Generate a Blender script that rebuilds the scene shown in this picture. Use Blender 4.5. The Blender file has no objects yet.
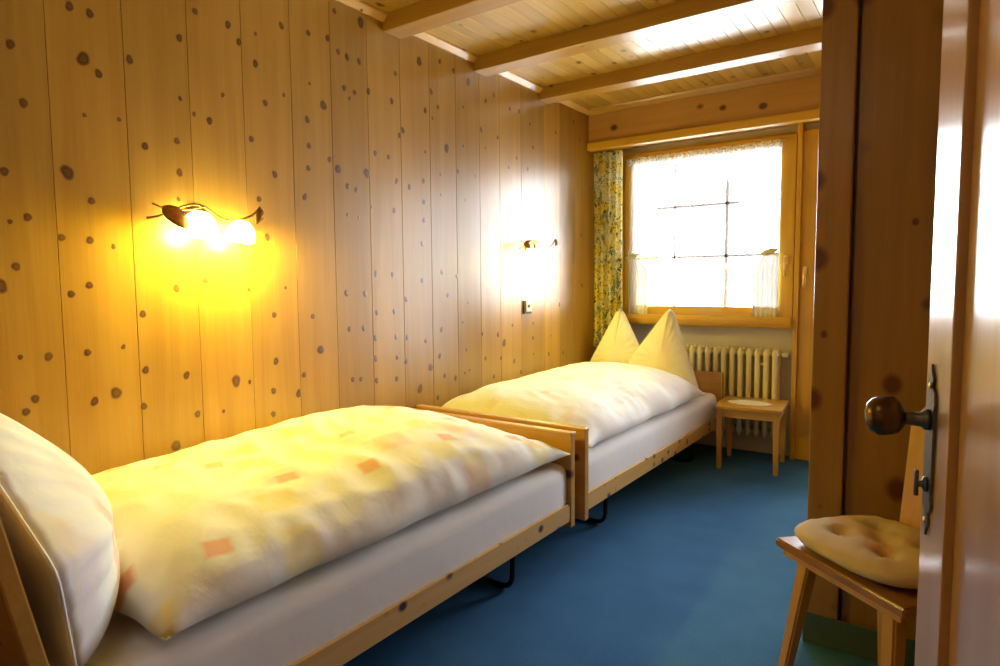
import bpy, bmesh, math, random
from mathutils import Vector, Matrix, noise
random.seed(4)
S = bpy.context.scene
COL = S.collection
# ------------------------------------------------------------------ camera
yaw, pitch, roll = map(math.radians, (35.3, 4.4, -0.45))
Fw = Vector((-math.sin(yaw)*math.cos(pitch), math.cos(yaw)*math.cos(pitch), -math.sin(pitch)))
R0 = Vector((math.cos(yaw), math.sin(yaw), 0)); U0 = R0.cross(Fw)
Rt = math.cos(roll)*R0 + math.sin(roll)*U0; Up = -math.sin(roll)*R0 + math.cos(roll)*U0
cd = bpy.data.cameras.new('camera'); cam = bpy.data.objects.new('camera', cd); COL.objects.link(cam)
cd.sensor_width = 36; cd.lens = 634*36/1000; cd.clip_start = .02
mw = Matrix((Rt, Up, -Fw)).transposed().to_4x4(); mw.translation = (2.21, 0, 1.18); cam.matrix_world = mw
S.camera = cam
# ------------------------------------------------------------------ world (overcast blown-out daylight), exposure, portals
W = bpy.data.worlds.new('sky'); S.world = W; W.use_nodes = True
bg = W.node_tree.nodes['Background']; bg.inputs[0].default_value = (.85, .93, 1, 1); bg.inputs[1].default_value = 22
S.view_settings.view_transform = 'Standard'; S.view_settings.look = 'None'; S.view_settings.gamma = 1
S.view_settings.exposure = .02; S.view_settings.use_curve_mapping = False
def portal(x0, x1, z0, z1, y):
    l = bpy.data.lights.new('daylight_portal', 'AREA'); l.shape = 'RECTANGLE'; l.size = x1-x0; l.size_y = z1-z0
    l.cycles.is_portal = True
    o = bpy.data.objects.new('daylight_portal', l); COL.objects.link(o)
    o.location = ((x0+x1)/2, y, (z0+z1)/2); o.rotation_euler = (math.radians(-90), 0, 0)
portal(.2, 1.3, .95, 2.12, 4.62); portal(1.44, 2.2, .3, 2.12, 4.62)
# ------------------------------------------------------------------ materials
def mat(name):
    m = bpy.data.materials.new(name); m.use_nodes = True
    return m, m.node_tree.nodes, m.node_tree.links, m.node_tree.nodes['Principled BSDF']
def setv(b, col=None, rough=None, metal=None, coat=None, crough=None, spec=None):
    if col: b.inputs['Base Color'].default_value = (*col, 1)
    if rough is not None: b.inputs['Roughness'].default_value = rough
    if metal is not None: b.inputs['Metallic'].default_value = metal
    if coat is not None: b.inputs['Coat Weight'].default_value = coat
    if crough is not None: b.inputs['Coat Roughness'].default_value = crough
    if spec is not None: b.inputs['Specular IOR Level'].default_value = spec
def plain(name, col, rough=.5, metal=0, coat=0, crough=.1, bump=0, bscale=40, var=.0):
    m, n, l, b = mat(name); setv(b, col, rough, metal, coat, crough)
    tc = n.new('ShaderNodeTexCoord'); nz = n.new('ShaderNodeTexNoise'); nz.inputs['Scale'].default_value = bscale
    nz.inputs['Detail'].default_value = 3; l.new(tc.outputs['Object'], nz.inputs['Vector'])
    if var:
        r = n.new('ShaderNodeMix'); r.data_type = 'RGBA'
        r.inputs[6].default_value = (*[c*(1-var) for c in col], 1); r.inputs[7].default_value = (*[min(1, c*(1+var)) for c in col], 1)
        l.new(nz.outputs['Fac'], r.inputs[0]); l.new(r.outputs[2], b.inputs['Base Color'])
    if bump:
        bp = n.new('ShaderNodeBump'); bp.inputs['Strength'].default_value = bump; bp.inputs['Distance'].default_value = .004
        l.new(nz.outputs['Fac'], bp.inputs['Height']); l.new(bp.outputs['Normal'], b.inputs['Normal'])
    return m
def wood(name, col, dark, axis, rough=.32, coat=.5, crough=.25, knots=9., kthr=.13, grain=1., kcol=(.10, .03, .008)):
    """pine boards: grain runs along `axis` (0,1,2); attributes bd (per board shade) and kn (inlaid knot) are used when the mesh has them"""
    m, n, l, b = mat(name); setv(b, rough=rough, coat=coat, crough=crough)
    tc = n.new('ShaderNodeTexCoord')
    at = n.new('ShaderNodeAttribute'); at.attribute_name = 'bd'
    of = n.new('ShaderNodeVectorMath'); of.operation = 'MULTIPLY_ADD'
    l.new(at.outputs['Fac'], of.inputs[0]); of.inputs[1].default_value = (7.3, 11.9, 5.7); l.new(tc.outputs['Object'], of.inputs[2])
    def mapped(sa, sc):
        mp = n.new('ShaderNodeMapping'); s = [sc]*3; s[axis] = sa; mp.inputs['Scale'].default_value = s
        l.new(of.outputs[0], mp.inputs['Vector']); return mp
    n1 = n.new('ShaderNodeTexNoise'); n1.inputs['Scale'].default_value = 1; n1.inputs['Detail'].default_value = 4; n1.inputs['Distortion'].default_value = .6
    l.new(mapped(.9, 16).outputs[0], n1.inputs['Vector'])
    n2 = n.new('ShaderNodeTexNoise'); n2.inputs['Scale'].default_value = 1; n2.inputs['Detail'].default_value = 3
    l.new(mapped(3, 150).outputs[0], n2.inputs['Vector'])
    ad = n.new('ShaderNodeMath'); ad.operation = 'MULTIPLY_ADD'; l.new(n2.outputs['Fac'], ad.inputs[0]); ad.inputs[1].default_value = .35
    l.new(n1.outputs['Fac'], ad.inputs[2])
    mr = n.new('ShaderNodeMapRange'); mr.inputs[1].default_value = .45; mr.inputs[2].default_value = .95
    mr.inputs[3].default_value = 0; mr.inputs[4].default_value = grain; l.new(ad.outputs[0], mr.inputs[0])
    mx = n.new('ShaderNodeMix'); mx.data_type = 'RGBA'; mx.inputs[6].default_value = (*col, 1); mx.inputs[7].default_value = (*dark, 1)
    l.new(mr.outputs[0], mx.inputs[0])
    # board to board shade
    hv = n.new('ShaderNodeHueSaturation'); sh = n.new('ShaderNodeMapRange'); sh.inputs[3].default_value = 1.06; sh.inputs[4].default_value = .80
    l.new(at.outputs['Fac'], sh.inputs[0]); l.new(sh.outputs[0], hv.inputs['Value']); l.new(mx.outputs[2], hv.inputs['Color'])
    # knots: inlaid ones from the mesh, scattered ones from a cell pattern
    ka = n.new('ShaderNodeAttribute'); ka.attribute_name = 'kn'
    src = ka.outputs['Fac']
    if knots:
        vo = n.new('ShaderNodeTexVoronoi'); vo.inputs['Scale'].default_value = 1; l.new(mapped(knots*.8, knots).outputs[0], vo.inputs['Vector'])
        wn = n.new('ShaderNodeSeparateColor'); l.new(vo.outputs['Color'], wn.inputs[0])
        tm = n.new('ShaderNodeMath'); tm.operation = 'MULTIPLY_ADD'; l.new(wn.outputs[0], tm.inputs[0]); tm.inputs[1].default_value = kthr; tm.inputs[2].default_value = kthr*.35
        dv = n.new('ShaderNodeMath'); dv.operation = 'DIVIDE'; l.new(vo.outputs['Distance'], dv.inputs[0]); l.new(tm.outputs[0], dv.inputs[1])
        kr = n.new('ShaderNodeMapRange'); kr.inputs[1].default_value = 1.15; kr.inputs[2].default_value = .6; kr.inputs[3].default_value = 0; kr.inputs[4].default_value = 1
        l.new(dv.outputs[0], kr.inputs[0])
        mm = n.new('ShaderNodeMath'); mm.operation = 'MAXIMUM'; l.new(kr.outputs[0], mm.inputs[0]); l.new(src, mm.inputs[1]); src = mm.outputs[0]
    kx = n.new('ShaderNodeMix'); kx.data_type = 'RGBA'; l.new(src, kx.inputs[0]); l.new(hv.outputs[0], kx.inputs[6]); kx.inputs[7].default_value = (*kcol, 1)
    l.new(kx.outputs[2], b.inputs['Base Color'])
    bp = n.new('ShaderNodeBump'); bp.inputs['Strength'].default_value = .12; bp.inputs['Distance'].default_value = .002
    l.new(n2.outputs['Fac'], bp.inputs['Height']); l.new(bp.outputs['Normal'], b.inputs['Normal'])
    return m
PINE, PINED = (.47, .258, .038), (.36, .172, .018)
M = {}
M['wall'] = wood('pine_wall_boards', PINE, PINED, 2, rough=.42, coat=1, crough=.29, knots=0, kcol=(.07, .015, .003))
M['wall'].node_tree.nodes['Principled BSDF'].inputs['Specular IOR Level'].default_value = .2
M['ceil'] = wood('pine_ceiling_boards', (.60, .39, .085), (.49, .29, .045)  , 1, knots=9, kthr=.16)
M['beam'] = wood('pine_beam', (.44, .245, .03), (.34, .17, .018), 0, knots=8, kthr=.10)
M['frame_v'] = wood('varnished_frame_upright', (.66, .385, .03), (.54, .28, .018), 2, rough=.3, knots=0)
M['frame_h'] = wood('varnished_frame_rail', (.66, .385, .03), (.54, .28, .018), 0, rough=.3, knots=0)
M['fascia'] = wood('fascia_board', (.50, .28, .085), (.40, .20, .05), 0, knots=6, kthr=.12)
M['bed_y'] = wood('bed_pine_rail', (.72, .45, .14), (.60, .34, .08), 1, knots=13, kthr=.26, kcol=(.07, .022, .006))
M['bed_x'] = wood('bed_pine_board', (.60, .33, .07), (.48, .24, .04), 0, knots=5, kthr=.10)
M['stand'] = wood('nightstand_wood', (.60, .34, .06), (.48, .24, .035), 0, knots=0)
M['stand_z'] = wood('nightstand_leg_wood', (.60, .34, .06), (.48, .24, .035), 2, knots=0)
M['ward'] = wood('wardrobe_pine', (.36, .185, .02), (.27, .125, .012), 2, rough=.35, coat=.2, knots=8.5, kthr=.235, kcol=(.12, .032, .006))
M['door'] = wood('door_pine', (.56, .33, .14), (.46, .25, .085), 2, rough=.35, coat=1, crough=.18, knots=5, kthr=.13)
M['chair'] = wood('chair_wood', (.62, .34, .08), (.50, .25, .05), 2, knots=0)
M['seatw'] = wood('chair_seat_wood', (.40, .19, .055), (.30, .13, .035), 0, rough=.22, coat=.8, crough=.12, knots=0)
M['plaster'] = plain('painted_plaster', (.62, .56, .52), .8, bump=.1, bscale=60, var=.04)
M['blackm'] = plain('black_metal_tube', (.012, .012, .014), .35, .6)
M['iron'] = plain('forged_iron', (.16, .155, .165), .35, .8, bump=.25, bscale=120, var=.3)
M['bronze'] = plain('aged_bronze', (.14, .085, .035), .28, .9, bump=.3, bscale=50, var=.35)
M['brass'] = plain('polished_brass', (.95, .72, .28), .3, .7)
M['dkbrass'] = plain('antique_brass_leaf', (.30, .17, .045), .35, .8, bump=.2, bscale=90, var=.3)
M['rad'] = plain('cream_enamel', (.80, .73, .50), .35, coat=.3)
M['white'] = plain('white_plastic', (.75, .74, .70), .4)
M['dark'] = plain('dark_plastic_and_shadow', (.03, .03, .03), .4)
M['doily'] = plain('white_crochet', (.82, .80, .74), .9, bump=.15, bscale=90)
M['rubber'] = plain('grey_window_gasket', (.20, .17, .16), .6)
def linen(name, col, patt=0, bump=.25):
    m, n, l, b = mat(name); setv(b, col, .85, spec=.2); b.inputs['Sheen Weight'].default_value = .15
    tc = n.new('ShaderNodeTexCoord')
    nz = n.new('ShaderNodeTexNoise'); nz.inputs['Scale'].default_value = 11; nz.inputs['Detail'].default_value = 4; nz.inputs['Distortion'].default_value = .35
    l.new(tc.outputs['Object'], nz.inputs['Vector'])
    bp = n.new('ShaderNodeBump'); bp.inputs['Strength'].default_value = bump; bp.inputs['Distance'].default_value = .014
    l.new(nz.outputs['Fac'], bp.inputs['Height']); l.new(bp.outputs['Normal'], b.inputs['Normal'])
    cur = None
    if patt:
        for k, (sc, thr, colr, fac, seed) in enumerate([(4.8, .15, (.85, .27, .07), .62*patt, 0.4), (4.4, .24, (.85, .68, .10), .5*patt, 3.3), (4.0, .24, (.72, .36, .38), .36*patt, 8.1)]):
            mp = n.new('ShaderNodeMapping'); mp.inputs['Location'].default_value = (seed, seed*.7, 0); mp.inputs['Rotation'].default_value = (0, 0, .25)
            mp.inputs['Scale'].default_value = (sc, sc*.8, .01); l.new(tc.outputs['Object'], mp.inputs['Vector'])
            vo = n.new('ShaderNodeTexVoronoi'); vo.voronoi_dimensions = '2D'; vo.distance = 'CHEBYCHEV'; vo.inputs['Scale'].default_value = 1; vo.inputs['Randomness'].default_value = .8
            l.new(mp.outputs[0], vo.inputs['Vector'])
            mr = n.new('ShaderNodeMapRange'); mr.inputs[1].default_value = thr; mr.inputs[2].default_value = thr*.6; mr.inputs[3].default_value = 0; mr.inputs[4].default_value = fac
            l.new(vo.outputs['Distance'], mr.inputs[0])
            sp = n.new('ShaderNodeSeparateColor'); l.new(vo.outputs['Color'], sp.inputs[0])
            gt = n.new('ShaderNodeMath'); gt.operation = 'GREATER_THAN'; gt.inputs[1].default_value = .35; l.new(sp.outputs[0], gt.inputs[0])
            ml = n.new('ShaderNodeMath'); ml.operation = 'MULTIPLY'; l.new(gt.outputs[0], ml.inputs[0]); l.new(mr.outputs[0], ml.inputs[1])
            mx = n.new('ShaderNodeMix'); mx.data_type = 'RGBA'; mx.inputs[7].default_value = (*colr, 1); l.new(ml.outputs[0], mx.inputs[0])
            if cur: l.new(cur, mx.inputs[6])
            else: mx.inputs[6].default_value = (*col, 1)
            cur = mx.outputs[2]
        l.new(cur, b.inputs['Base Color'])
    return m
M['duvet'] = linen('patterned_duvet_cotton', (.88, .85, .77), 1)
M['duvet_pale'] = linen('pale_duvet_cotton', (.90, .89, .86), .3)
M['pillow'] = linen('pillow_cotton', (.86, .83, .70), .2)
M['pillow_n'] = linen('patterned_pillow_cotton', (.88, .87, .84), .6)
M['sheet'] = linen('fitted_sheet_cotton', (.90, .89, .90), 0, .15)
M['cushion'] = linen('chair_cushion_cotton', (.66, .52, .33), .5, .2)
def carpet(name, c1, c2):
    m, n, l, b = mat(name); setv(b, c1, .95, spec=.1)
    tc = n.new('ShaderNodeTexCoord')
    a = n.new('ShaderNodeTexNoise'); a.inputs['Scale'].default_value = 260; a.inputs['Detail'].default_value = 2
    c = n.new('ShaderNodeTexNoise'); c.inputs['Scale'].default_value = 5; c.inputs['Detail'].default_value = 4
    l.new(tc.outputs['Object'], a.inputs['Vector']); l.new(tc.outputs['Object'], c.inputs['Vector'])
    ad = n.new('ShaderNodeMath'); ad.operation = 'MULTIPLY_ADD'; ad.inputs[1].default_value = .5; l.new(c.outputs['Fac'], ad.inputs[0]); 
    l.new(a.outputs['Fac'], ad.inputs[2])
    mr = n.new('ShaderNodeMapRange'); mr.inputs[1].default_value = .55; mr.inputs[2].default_value = 1.0; l.new(ad.outputs[0], mr.inputs[0])
    mx = n.new('ShaderNodeMix'); mx.data_type = 'RGBA'; mx.inputs[6].default_value = (*c1, 1); mx.inputs[7].default_value = (*c2, 1)
    l.new(mr.outputs[0], mx.inputs[0]); l.new(mx.outputs[2], b.inputs['Base Color'])
    bp = n.new('ShaderNodeBump'); bp.inputs['Strength'].default_value = .6; bp.inputs['Distance'].default_value = .004
    l.new(a.outputs['Fac'], bp.inputs['Height']); l.new(bp.outputs['Normal'], b.inputs['Normal'])
    return m
M['carpet'] = carpet('blue_carpet', (.036, .125, .265), (.06, .18, .37))
M['carpet_green'] = carpet('green_carpet_edging', (.06, .10, .09), (.09, .14, .12))
def curtain_mat():
    m, n, l, b = mat('printed_curtain_cotton'); setv(b, (.75, .66, .3), .85, spec=.2)
    tc = n.new('ShaderNodeTexCoord'); cur = None
    # broad yellow / cream zones, grey green sprigs, thin dark twigs
    z = n.new('ShaderNodeTexNoise'); z.inputs['Scale'].default_value = 9; l.new(tc.outputs['Object'], z.inputs['Vector'])
    r = n.new('ShaderNodeValToRGB'); r.color_ramp.elements[0].position = .42; r.color_ramp.elements[0].color = (.95, .80, .22, 1)
    r.color_ramp.elements[1].position = .56; r.color_ramp.elements[1].color = (.95, .92, .72, 1); l.new(z.outputs['Fac'], r.inputs[0])
    cur = r.outputs[0]
    for sc, det, lo, hi, col, sy in ((17, 3, .62, .68, (.14, .18, .15), .8), (13, 2, .58, .62, (.46, .50, .36), .7)):
        mp = n.new('ShaderNodeMapping'); mp.inputs['Scale'].default_value = (1, 1, sy); mp.inputs['Location'].default_value = (sc, 0, 0); l.new(tc.outputs['Object'], mp.inputs['Vector'])
        a = n.new('ShaderNodeTexNoise'); a.inputs['Scale'].default_value = sc; a.inputs['Detail'].default_value = det; a.inputs['Distortion'].default_value = 1.5
        l.new(mp.outputs[0], a.inputs['Vector'])
        mr = n.new('ShaderNodeMapRange'); mr.inputs[1].default_value = lo; mr.inputs[2].default_value = hi; l.new(a.outputs['Fac'], mr.inputs[0])
        mx = n.new('ShaderNodeMix'); mx.data_type = 'RGBA'; mx.inputs[7].default_value = (*col, 1); l.new(mr.outputs[0], mx.inputs[0]); l.new(cur, mx.inputs[6]); cur = mx.outputs[2]
    a = n.new('ShaderNodeTexNoise'); a.inputs['Scale'].default_value = 12; a.inputs['Detail'].default_value = 1; a.inputs['Distortion'].default_value = 2.5
    l.new(tc.outputs['Object'], a.inputs['Vector'])
    s = n.new('ShaderNodeMath'); s.operation = 'SUBTRACT'; s.inputs[1].default_value = .5; l.new(a.outputs['Fac'], s.inputs[0])
    ab = n.new('ShaderNodeMath'); ab.operation = 'ABSOLUTE'; l.new(s.outputs[0], ab.inputs[0])
    mr = n.new('ShaderNodeMapRange'); mr.inputs[1].default_value = .022; mr.inputs[2].default_value = .008; l.new(ab.outputs[0], mr.inputs[0])
    mx = n.new('ShaderNodeMix'); mx.data_type = 'RGBA'; mx.inputs[7].default_value = (.04, .05, .05, 1); l.new(mr.outputs[0], mx.inputs[0]); l.new(cur, mx.inputs[6])
    l.new(mx.outputs[2], b.inputs['Base Color'])
    tr = n.new('ShaderNodeBsdfTranslucent'); l.new(mx.outputs[2], tr.inputs[0])
    ms = n.new('ShaderNodeMixShader'); ms.inputs[0].default_value = .35; l.new(b.outputs[0], ms.inputs[1]); l.new(tr.outputs[0], ms.inputs[2])
    l.new(ms.outputs[0], n['Material Output'].inputs[0])
    return m
M['curtain'] = curtain_mat()
def sheer(name, alpha, lace=False, tls=.3):
    m, n, l, b = mat(name); setv(b, (.85, .85, .84), .9)
    tr = n.new('ShaderNodeBsdfTransparent'); tl = n.new('ShaderNodeBsdfTranslucent'); tl.inputs[0].default_value = (.85, .85, .85, 1)
    m1 = n.new('ShaderNodeMixShader'); m1.inputs[0].default_value = tls; l.new(b.outputs[0], m1.inputs[1]); l.new(tl.outputs[0], m1.inputs[2])
    m2 = n.new('ShaderNodeMixShader'); m2.inputs[0].default_value = alpha; l.new(tr.outputs[0], m2.inputs[1]); l.new(m1.outputs[0], m2.inputs[2])
    if lace:
        tc = n.new('ShaderNodeTexCoord'); vo = n.new('ShaderNodeTexVoronoi'); vo.inputs['Scale'].default_value = 70; l.new(tc.outputs['Object'], vo.inputs['Vector'])
        mr = n.new('ShaderNodeMapRange'); mr.inputs[1].default_value = .3; mr.inputs[2].default_value = .5; mr.inputs[3].default_value = .35; mr.inputs[4].default_value = .95
        l.new(vo.outputs['Distance'], mr.inputs[0]); l.new(mr.outputs[0], m2.inputs[0])
    l.new(m2.outputs[0], n['Material Output'].inputs[0])
    return m
M['sheer'] = sheer('sheer_net', .5); M['sheer_dense'] = sheer('gathered_net', .975, tls=.025); M['tie'] = plain('cream_tie_cord', (.75, .70, .45), .8); M['lace'] = sheer('lace_band', .8, True)
def glass():
    m, n, l, b = mat('window_glass'); tr = n.new('ShaderNodeBsdfTransparent'); gl = n.new('ShaderNodeBsdfGlossy'); gl.inputs['Roughness'].default_value = .02
    fr = n.new('ShaderNodeFresnel'); ms = n.new('ShaderNodeMixShader'); l.new(fr.outputs[0], ms.inputs[0]); l.new(tr.outputs[0], ms.inputs[1]); l.new(gl.outputs[0], ms.inputs[2])
    l.new(ms.outputs[0], n['Material Output'].inputs[0]); return m
M['glass'] = glass()
LAMPC = (1, .80, .05)
def emis(name, col, st):
    m, n, l, b = mat(name); setv(b, (.9, .85, .7), .3); b.inputs['Emission Color'].default_value = (*col, 1); b.inputs['Emission Strength'].default_value = st; return m
M['shade'] = emis('lit_opal_glass', (1, .90, .34), 32)
# ------------------------------------------------------------------ mesh helpers
def obj(name, bm, m=None, parent=None, smooth=False):
    me = bpy.data.meshes.new(name); bmesh.ops.recalc_face_normals(bm, faces=bm.faces) if not smooth == 'keep' else None
    if smooth:
        for f in bm.faces: f.smooth = True
    bm.to_mesh(me); bm.free()
    o = bpy.data.objects.new(name, me); COL.objects.link(o)
    if m is not None: me.materials.append(m)
    if parent is not None:
        o.parent = parent; o.matrix_parent_inverse = Matrix.Translation(-Vector(parent.location)) @ Matrix.Identity(4) if False else parent.matrix_basis.inverted()
    return o
def empty(name, loc, label, cat, group=None):
    o = bpy.data.objects.new(name, None); COL.objects.link(o); o.location = loc; o.empty_display_size = .1
    o['label'] = label; o['category'] = cat
    if group: o['group'] = group
    return o
def tag(o, label, cat, group=None):
    o['label'] = label; o['category'] = cat
    if group: o['group'] = group
    return o
def struct(o): o['kind'] = 'structure'; return o
def box(bm, x0, x1, y0, y1, z0, z1, bev=0.0, seg=2, M4=None):
    t = bmesh.new(); bmesh.ops.create_cube(t, size=1)
    for v in t.verts: v.co = Vector(((x0+x1)/2+v.co.x*(x1-x0), (y0+y1)/2+v.co.y*(y1-y0), (z0+z1)/2+v.co.z*(z1-z0)))
    if bev: bmesh.ops.bevel(t, geom=t.edges[:], offset=bev, segments=seg, profile=.6, affect='EDGES')
    join(bm, t, M4); return bm
def join(bm, t, M4=None):
    if M4 is not None: t.transform(M4)
    me = bpy.data.meshes.new('tmp'); t.to_mesh(me); t.free(); bm.from_mesh(me); bpy.data.meshes.remove(me)
def bx(*a, **k): return box(bmesh.new(), *a, **k)
def tube(bm, pts, r, n=10, cap=True, closed=False, flat=1.0):
    """swept tube through points, r a number or a list; flat squashes one direction"""
    pts = [Vector(p) for p in pts]; rr = r if isinstance(r, (list, tuple)) else [r]*len(pts)
    t = bmesh.new(); rings = []; up = None
    for i, p in enumerate(pts):
        a = pts[max(i-1, 0)] if not closed else pts[i-1]; b = pts[min(i+1, len(pts)-1)] if not closed else pts[(i+1) % len(pts)]
        d = (b-a).normalized()
        if up is None: up = Vector((0, 0, 1)) if abs(d.z) < .9 else Vector((1, 0, 0))
        s = d.cross(up).normalized(); up = s.cross(d).normalized()
        rings.append([t.verts.new(p + s*math.cos(2*math.pi*k/n)*rr[i] + up*math.sin(2*math.pi*k/n)*rr[i]*flat) for k in range(n)])
    for i in range(len(rings)-(0 if closed else 1)):
        A, B = rings[i], rings[(i+1) % len(rings)]
        for k in range(n): t.faces.new((A[k], A[(k+1) % n], B[(k+1) % n], B[k]))
    if cap and not closed: t.faces.new(rings[0]); t.faces.new(rings[-1][::-1])
    bmesh.ops.recalc_face_normals(t, faces=t.faces); join(bm, t); return bm
def rnd(pts, rad, seg=5):
    """polyline with rounded corners"""
    pts = [Vector(p) for p in pts]; out = [pts[0]]
    for i in range(1, len(pts)-1):
        a, p, b = pts[i-1], pts[i], pts[i+1]; A = p+(a-p).normalized()*rad; B = p+(b-p).normalized()*rad
        for k in range(seg+1):
            t = k/seg; out.append(A*(1-t)**2 + p*2*t*(1-t) + B*t*t)
    return out+[pts[-1]]
def lathe(bm, prof, M4, n=20):
    t = bmesh.new(); rings = [[t.verts.new((r*math.cos(2*math.pi*k/n), r*math.sin(2*math.pi*k/n), z)) for k in range(n)] for r, z in prof]
    for A, B in zip(rings, rings[1:]):
        for k in range(n): t.faces.new((A[k], A[(k+1) % n], B[(k+1) % n], B[k]))
    t.faces.new(rings[0][::-1]); t.faces.new(rings[-1]); join(bm, t, M4); return bm
def prism(bm, pts, axis, a, b, bev=0.0, M4=None):
    """extrude a 2D outline along axis from a to b"""
    t = bmesh.new()
    def P(u, v, w): return {0: (w, u, v), 1: (u, w, v), 2: (u, v, w)}[axis]
    A = [t.verts.new(P(u, v, a)) for u, v in pts]; B = [t.verts.new(P(u, v, b)) for u, v in pts]
    t.faces.new(A); t.faces.new(B[::-1])
    for k in range(len(pts)): t.faces.new((A[k], A[(k+1) % len(pts)], B[(k+1) % len(pts)], B[k]))
    bmesh.ops.recalc_face_normals(t, faces=t.faces)
    if bev: bmesh.ops.bevel(t, geom=t.edges[:], offset=bev, segments=2, affect='EDGES')
    join(bm, t, M4); return bm
def boards(cuts, a0, a1, surf, thick, plane, groove=.0018, kn=None, depth=.0022):
    """tongue-and-groove lining: boards between successive cuts; plane 'x' = wall with boards upright, 'z' = ceiling with boards along y.
    The lining faces +x (wall) or -z (ceiling); V grooves are real."""
    bm = bmesh.new(); bd = bm.faces.layers.float.new('bdf'); 
    def V(c, a, d): return bm.verts.new((surf-d, c, a)) if plane == 'x' else bm.verts.new((c, a, surf+d))
    rs = random.Random(7)
    for c0, c1 in zip(cuts, cuts[1:]):
        sh = rs.random(); q = [(c0, depth), (c0+groove, 0), (c1-groove, 0), (c1, depth)]
        lo = [V(c, a0, d) for c, d in q]; hi = [V(c, a1, d) for c, d in q]
        for k in range(3):
            f = bm.faces.new((lo[k], lo[k+1], hi[k+1], hi[k])); f[bd] = sh
    # back face closes the slab
    bk = [V(cuts[0], a0, thick), V(cuts[-1], a0, thick), V(cuts[-1], a1, thick), V(cuts[0], a1, thick)]
    bm.faces.new(bk[::-1])
    if kn:
        ex = []
        for (y, z, r) in kn:
            sh = 0
            i = max(k for k in range(len(cuts)) if cuts[k] <= y) if y > cuts[0] else 0
            ex.append((y, z, r, i))
    me = bpy.data.meshes.new('lining'); bm.faces.ensure_lookup_table()
    vals = [f[bd] for f in bm.faces]
    bm.faces.layers.float.remove(bd)
    K = []
    if kn:
        shades = [vals[3*i] for i in range(len(cuts)-1)]
        for (y, z, r, i) in ex:
            ang = rs.uniform(-.5, .5); asp = rs.uniform(1.0, 1.5); n = 14; d = .0006
            def pt(rr, k):
                th = 2*math.pi*k/n; u = math.cos(th)*r*rr*(1+.12*math.sin(3*th+y*9)); v = math.sin(th)*r*rr*asp
                return (surf+d*(1.25-rr), y+u*math.cos(ang)-v*math.sin(ang), z+u*math.sin(ang)+v*math.cos(ang))
            levels = [(0.0, .86), (.35, .80), (.6, 1), (.85, .85), (1.15, 0)]
            fade = rs.uniform(.86, 1); cen = bm.verts.new(pt(0, 0)); K.append((cen, levels[0][1]*fade)); prev = None
            for rr, kv in levels[1:]:
                ring = [bm.verts.new(pt(rr, k)) for k in range(n)]
                for v in ring: K.append((v, kv*fade))
                for k in range(n):
                    if prev is None: bm.faces.new((cen, ring[k], ring[(k+1) % n]))
                    else: bm.faces.new((prev[k], ring[k], ring[(k+1) % n], prev[(k+1) % n]))
                    vals.append(shades[min(i, len(shades)-1)])
                prev = ring
    bm.verts.index_update(); KI = [(v.index, k) for v, k in K]
    bm.to_mesh(me); bm.free()
    at = me.attributes.new('bd', 'FLOAT', 'FACE')
    at.data.foreach_set('value', vals)
    if kn:
        ak = me.attributes.new('kn', 'FLOAT', 'POINT')
        for i, k in KI: ak.data[i].value = k
    return me
def link(name, me, m):
    o = bpy.data.objects.new(name, me); COL.objects.link(o); me.materials.append(m); return o
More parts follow.
